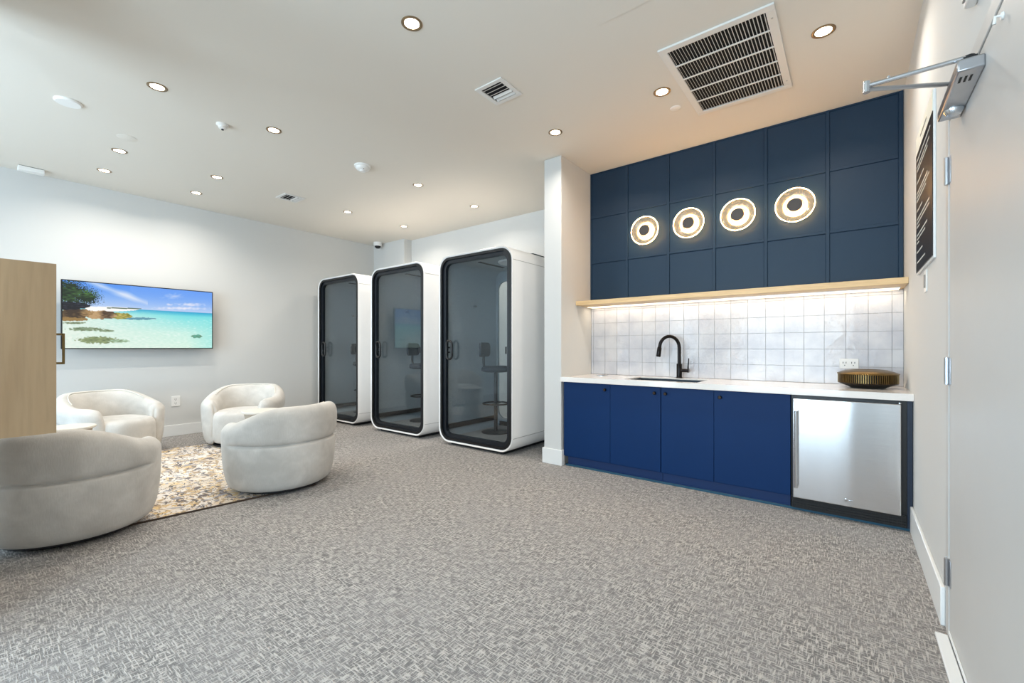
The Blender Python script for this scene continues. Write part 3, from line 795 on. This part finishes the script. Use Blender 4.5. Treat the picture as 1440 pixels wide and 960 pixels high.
# ------------------------------------------------------------------ television
t = thing('television', 'wide wall television showing a tropical beach with turquoise water', 'television', (XL, 1.53, 1.2), world=True)
ty0, ty1, tz0, tz1 = .763, 2.278, 1.198, 2.007; TXF = -7.18
obj('casing', B().box(TXF - .035, TXF, ty0, ty1, tz0, tz1), 'bezel', t, bevel=.003)
obj('wall_mount', B().box(XL, TXF - .035, 1.25, 1.85, 1.40, 1.80), 'black', t)
me = bpy.data.meshes.new('screen'); bm = bmesh.new()
nx, nz = 300, 160; m_ = .012
def E(px, py, cx, cy, rx, ry, amp=.25, fr=3.):
    d = math.hypot((px - cx) / rx, (py - cy) / ry)
    return 1 - d + amp * noise.noise(Vector((px * fr / 100, py * fr / 60, cx)))
def mixc(a, b, f): f = max(0, min(1, f)); return tuple(a[i] * (1 - f) + b[i] * f for i in range(3))
def pic(u, v):
    # u,v in 0..1 -> the crop coordinates in which the picture was measured
    t_ = u * 1.25 / (1 + .25 * u)
    x = 150 + 1170 * t_; top = 125 + 93 * t_; bot = 672 - 10 * t_; y = top + (bot - top) * v
    n1 = noise.noise(Vector((u * 9, v * 9, 1))); n2 = noise.noise(Vector((u * 40, v * 60, 2))); n3 = noise.noise(Vector((u * 5, v * 14, 4)))
    h = .372
    if v < h:
        f = v / h
        c = mixc((84, 148, 240), (186, 208, 242), f ** 1.3)
        c = mixc(c, (120, 168, 246), .5 * (1 - f) * (u > .4))
        st = abs((y - 150) - (x - 400) * .38) / 40
        if 330 < x < 820: c = mixc(c, (214, 226, 246), (.85 - st) + n1 * .5)
        for (cx, cy, rx, ry) in ((1150, 315, 110, 16), (985, 318, 35, 12), (1080, 345, 240, 14), (1020, 250, 90, 26)):
            q = E(x, y, cx, cy, rx, ry, .6, 4)
            c = mixc(c, (240, 236, 246), q * (.9 if ry < 20 else .4))
    else:
        f = (v - h) / (1 - h)
        c = mixc((34, 158, 206), (118, 222, 226), f / .13)
        if f > .13: c = mixc((118, 222, 226), (196, 238, 226), (f - .13) / .45)
        if f > .55: c = mixc(c, (214, 242, 226), (f - .55) / .4)
        left = max(0, min(1, 1 - (u - .05) / .75))
        c = mixc(c, (228, 240, 228), left * min(1, f * 4 + .2) * .95)
        if u > .8: c = mixc(c, (120, 224, 222), (u - .8) * 2.4 * min(1, f * 3))
        c = mixc(c, (250, 254, 250), max(0, n2 * .9 + n3 * .3) * (.55 if f > .2 else .1))
        c = mixc(c, (176, 222, 208), max(0, -n2 * .8) * (.5 if f > .25 else 0))
    if E(x, y, 420, 356, 330, 20, .1) > 0 and x > 330: c = mixc(c, (252, 250, 246), 1)
    if 500 < x < 770 and abs(y - (346 + (x - 500) * .02)) < 4 + 3 * n1: c = (92, 112, 96)
    if E(x, y, 750, 431, 125, 10, .3) > 0: c = (96, 150, 168)
    for (cx, cy, rx, ry, cc) in ((240, 470, 95, 9, (128, 140, 108)), (330, 518, 140, 17, (138, 158, 128)), (495, 530, 66, 11, (140, 160, 130)),
                                 (430, 606, 175, 30, (146, 160, 112)), (1200, 569, 44, 14, (94, 170, 150)), (600, 612, 90, 14, (176, 206, 176))):
        q = E(x, y, cx, cy, rx, ry, .5, 5)
        if q > 0: c = mixc(c, mixc(cc, (100, 116, 84), n2 + .3), q * 4)
    if E(x, y, 600, 410, 95, 24, .35, 4) > 0: c = mixc((128, 132, 52), (196, 178, 100), n2 * 1.5 + .5)
    if E(x, y, 450, 402, 130, 34, .35, 4) > 0: c = mixc((78, 60, 44), (190, 156, 112), n1 * 1.6 + n2 * .7 + .5)
    if E(x, y, 240, 395, 140, 44, .3, 4) > 0: c = mixc((62, 48, 34), (160, 128, 84), n1 * 1.6 + n2 * .7 + .5)
    if x < 350 and E(x, y, 200, 440, 180, 14, .5, 5) > 0: c = (150, 120, 70)
    if y < 330 and (E(x, y, 190, 225, 150, 95, .7, 9) > 0 or E(x, y, 340, 262, 95, 62, 1.1, 11) > 0):
        c = mixc((18, 38, 22), (74, 116, 54), n2 * .9 + n1 * .7 + .25)
    if E(x, y, 190, 332, 175, 33, .2) > 0: c = mixc((16, 18, 28), (60, 66, 84), n2 + .1)
    return c
grid = []
for j in range(nz + 1):
    for i in range(nx + 1):
        y = ty0 + m_ + (ty1 - ty0 - 2 * m_) * i / nx; z = tz1 - m_ - (tz1 - tz0 - 2 * m_) * j / nz
        grid.append(bm.verts.new((TXF + .0012, y, z)))
for j in range(nz):
    for i in range(nx):
        a = j * (nx + 1) + i
        bm.faces.new((grid[a], grid[a + 1], grid[a + nx + 2], grid[a + nx + 1]))
bm.verts.index_update()
for v in bm.verts: v.co -= Vector(t['_w'])
bm.to_mesh(me); bm.free()
ca = me.color_attributes.new('picture', 'FLOAT_COLOR', 'POINT')
for k in range(len(me.vertices)):
    i = k % (nx + 1); j = k // (nx + 1)
    ca.data[k].color = (*lin(pic(i / nx, j / nz)), 1)
m, nt, bs = nodes('television picture')
at = nt.nodes.new('ShaderNodeAttribute'); at.attribute_name = 'picture'
nt.links.new(at.outputs['Color'], bs.inputs['Emission Color']); setp(bs, **{'Base Color': (.01, .01, .01, 1), 'Emission Strength': .80, 'Roughness': .25})
me.materials.append(m)
so = bpy.data.objects.new('screen', me); COL.objects.link(so); so.parent = t

# ------------------------------------------------------------------ wall-hung maple cabinet at the left edge
t = thing('wall_cabinet', 'pale maple wall cabinet cut by the left edge of the frame', 'cabinet', (-3.3, -.10, .82), world=True)
wx0, wx1, wy0, wy1, wz0, wz1 = -3.72, -2.885, -.10, .292, .826, 1.603
cbx = B().box(wx1 - .02, wx1, wy0, wy1, wz0, wz1).box(wx0, wx0 + .02, wy0, wy1 - .022, wz0, wz1).box(wx0 + .02, wx1 - .02, wy0, wy1 - .022, wz0, wz0 + .02).box(wx0 + .02, wx1 - .02, wy0, wy1 - .022, wz1 - .02, wz1).box(wx0 + .02, wx1 - .02, wy0, wy0 + .01, wz0 + .02, wz1 - .02)
obj('body', cbx, 'oakpanel', t)
dr = obj('door', B().box(wx0, wx1 - .022, wy1 - .021, wy1, wz0, wz1), 'oakpanel', t, bevel=.001)
hx = wx1 - .034
obj('handle', B().box(hx - .005, hx + .005, wy1 + .022, wy1 + .031, 1.140, 1.285).box(hx - .005, hx + .005, wy1, wy1 + .022, 1.140, 1.150).box(hx - .005, hx + .005, wy1, wy1 + .022, 1.275, 1.285), 'bronze', dr, bevel=.001)

# ------------------------------------------------------------------ ceiling fittings
def downlight(label):
    t = thing('downlight', label, 'downlight', (0, 0, ZC), group='recessed ceiling downlights')
    obj('trim_ring', B().lathe([(.043, 0), (.064, 0), (.064, -.003), (.060, -.005), (.047, -.004), (.043, 0)], seg=36), 'trimring', t, smooth=50)
    obj('lens', B().lathe([(0, -.0015), (.0455, -.0015), (.0455, 0), (0, 0)], seg=32), 'bulb', t)
    lamp('downlight_beam', 'AREA', (0, 0, -.008), DOWN_W, (1, .93, .84), t, shape='DISK', size=.08, spread=math.radians(150))
    return t
DL = [((-2.116, 1.723), 'recessed downlight, large, at the top centre of the photo alone over the open floor'),
      ((-.13, 3.35), 'recessed downlight right of the big return grille'),
      ((-1.15, 3.375), 'recessed downlight just left of the big return grille'),
      ((-2.143, 3.408), 'recessed downlight directly in front of the white pier'),
      ((-4.16, .953), 'recessed downlight over the left foreground armchair, between the flat disc and the camera'),
      ((-4.151, 1.797), 'recessed downlight over the chair nearest the booths, right of the small detector'),
      ((-5.817, 1.03), 'recessed downlight beside the faint flat cover disc at the left'),
      ((-6.60, 1.04), 'recessed downlight at the left end, closest to the television wall'),
      ((-5.821, 1.886), 'recessed downlight, front one of the pair left of the small ceiling vent'),
      ((-6.62, 1.915), 'recessed downlight, rear one of the pair left of the small ceiling vent'),
      ((-4.162, 3.486), 'recessed downlight behind the domed smoke detector, in front of the booths'),
      ((-5.808, 3.549), 'recessed downlight in front of the far left booth'),
      ((-5.765, 4.532), 'recessed downlight at the back near the security camera'),
      ((-4.169, 4.498), 'recessed downlight at the back above the nearest phone booth')]
d0 = None
for (x, y), lb in DL:
    if d0 is None: d0 = downlight(lb); d0.location = (x, y, ZC)
    else: dup(d0, (x, y, ZC), 0, lb)

t = thing('return_grille', 'large white rectangular air return grille in the ceiling', 'air grille', (-.68, 3.39, ZC), world=True)
gx0, gx1, gy0, gy1 = -1.015, -.342, 2.885, 3.895
fr = B().box(gx0, gx1, gy0, gy0 + .05, ZC - .014, ZC).box(gx0, gx1, gy1 - .05, gy1, ZC - .014, ZC).box(gx0, gx0 + .05, gy0 + .05, gy1 - .05, ZC - .014, ZC).box(gx1 - .05, gx1, gy0 + .05, gy1 - .05, ZC - .014, ZC)
obj('frame', fr, 'grille', t, bevel=.003)
obj('dark_backing', B().box(gx0 + .05, gx1 - .05, gy0 + .05, gy1 - .05, ZC - .0015, ZC), 'void', t)
nS = 29
for k in range(nS):
    x = gx0 + .05 + (gx1 - gx0 - .10) * (k + .5) / nS
    sb = B().loft([[(x - .0035, y, ZC - .0015), (x - .0015, y, ZC - .0015), (x + .0045, y, ZC - .013), (x + .0025, y, ZC - .013)] for y in (gy0 + .05, gy1 - .05)])
    obj('slat', sb, 'grille', t)
for k in range(4):
    y = gy0 + .05 + (gy1 - gy0 - .10) * (k + 1) / 5
    obj('cross_bar', B().box(gx0 + .05, gx1 - .05, y - .006, y + .006, ZC - .0155, ZC - .010), 'grille', t)
obj('screw', B().cyl((gx1 - .025, gy0 + .12, 0), .006, ZC - .0165, ZC - .013, seg=12).cyl((gx1 - .025, gy1 - .12, 0), .006, ZC - .0165, ZC - .013, seg=12), 'alu', t)

def diffuser(x0, x1, y0, y1, label):
    cx, cy = (x0 + x1) / 2, (y0 + y1) / 2
    t = thing('ceiling_vent', label, 'ceiling vent', (cx, cy, ZC), group='small square ceiling vents', world=True)
    w = .035
    obj('frame', B().box(x0, x1, y0, y0 + w, ZC - .010, ZC).box(x0, x1, y1 - w, y1, ZC - .010, ZC).box(x0, x0 + w, y0 + w, y1 - w, ZC - .010, ZC).box(x1 - w, x1, y0 + w, y1 - w, ZC - .010, ZC), 'grille', t, bevel=.002)
    obj('dark_backing', B().box(x0 + w, x1 - w, y0 + w, y1 - w, ZC - .002, ZC), 'void', t)
    n = 5
    for k in range(n):
        y = y0 + w + (y1 - y0 - 2 * w) * (k + .5) / n; s = -1 if k < 3 else 1
        obj('louvre', B().loft([[(x, y - .002 - s * .010, ZC - .002), (x, y + .002 - s * .010, ZC - .002), (x, y + .002 + s * .008, ZC - .013), (x, y - .002 + s * .008, ZC - .013)] for x in (x0 + w + .012, x1 - w)]), 'grille', t)
    return t
diffuser(-2.275, -2.015, 2.46, 2.725, 'small square white ceiling vent with louvres in front of the pier')
diffuser(-5.98, -5.71, 2.61, 2.88, 'small square white ceiling vent further back towards the booths')

t = thing('smoke_detector', 'white domed smoke detector on the ceiling in front of the booths', 'smoke detector', (-4.20, 2.745, ZC))
obj('mount', B().lathe([(0, 0), (.088, 0), (.088, -.014), (.082, -.018), (0, -.018)], seg=40), 'plastic', t, smooth=35)
obj('dome', B().lathe([(.074, -.018), (.074, -.030), (.060, -.046), (.034, -.054), (.030, -.064), (0, -.066)], seg=40), 'plastic', t, smooth=50)
obj('led', B().cyl((.05, -.02, 0), .004, -.052, -.046, seg=10), 'slot', t)
t = thing('heat_detector', 'small white detector with a dark sensing tip at the upper left of the ceiling', 'heat detector', (-4.405, 1.471, ZC))
obj('mount', B().lathe([(0, 0), (.048, 0), (.048, -.010), (.040, -.016), (0, -.016)], seg=32), 'plastic', t, smooth=35)
obj('body', B().lathe([(.034, -.016), (.032, -.034), (.018, -.042), (0, -.042)], seg=32), 'plastic', t, smooth=50)
obj('sensing_tip', B().cyl((0, 0, 0), .010, -.050, -.042, seg=16), 'slot', t)
def disc(x, y, r, h, name, label, cat, m='plastic'):
    t = thing(name, label, cat, (x, y, ZC))
    obj('cover', B().lathe([(0, -h), (r * .88, -h), (r, -h * .5), (r, 0), (0, 0)], seg=40), m, t, smooth=35)
disc(-4.98, .57, .085, .016, 'ceiling_speaker', 'flat round white ceiling disc at the far upper left', 'ceiling speaker')
disc(-5.40, 1.01, .075, .004, 'sprinkler_cover', 'faint flush round cover beside a downlight at the left', 'sprinkler cover', 'ceil')
disc(-1.14, 3.674, .042, .005, 'sprinkler_cover', 'small flat round sprinkler cover next to the big return grille', 'sprinkler cover')
t = thing('emergency_light', 'small white box on the ceiling edge above the left wall', 'emergency light', (-7.15, .53, ZC), world=True)
obj('housing', B().box(-7.20, -7.10, .43, .63, ZC - .05, ZC - .004), 'plastic', t, bevel=.005)
obj('mounting_plate', B().box(-7.19, -7.11, .44, .62, ZC - .006, ZC), 'slot', t)
t = thing('security_camera', 'white dome security camera with black eye in the far corner', 'security camera', (-7.05, 4.93, ZC))
obj('body', B().lathe([(0, 0), (.075, 0), (.075, -.06), (.07, -.07), (0, -.07)], seg=32), 'plastic', t, smooth=35)
obj('lens_dome', B().lathe([(.055, -.07), (.052, -.09), (.035, -.11), (0, -.118)], seg=28), 'black', t, smooth=50)
ap = thing('access_panel', 'faint flush access panel in the ceiling beside the big return grille', 'access panel', (-1.0, 2.2, ZC), world=True)
obj('panel', B().box(-1.22, -.76, 2.02, 2.44, ZC - .0025, ZC), 'ceil', ap, bevel=.001)

# remove the helper property
for o in COL.objects:
    if '_w' in o: del o['_w']
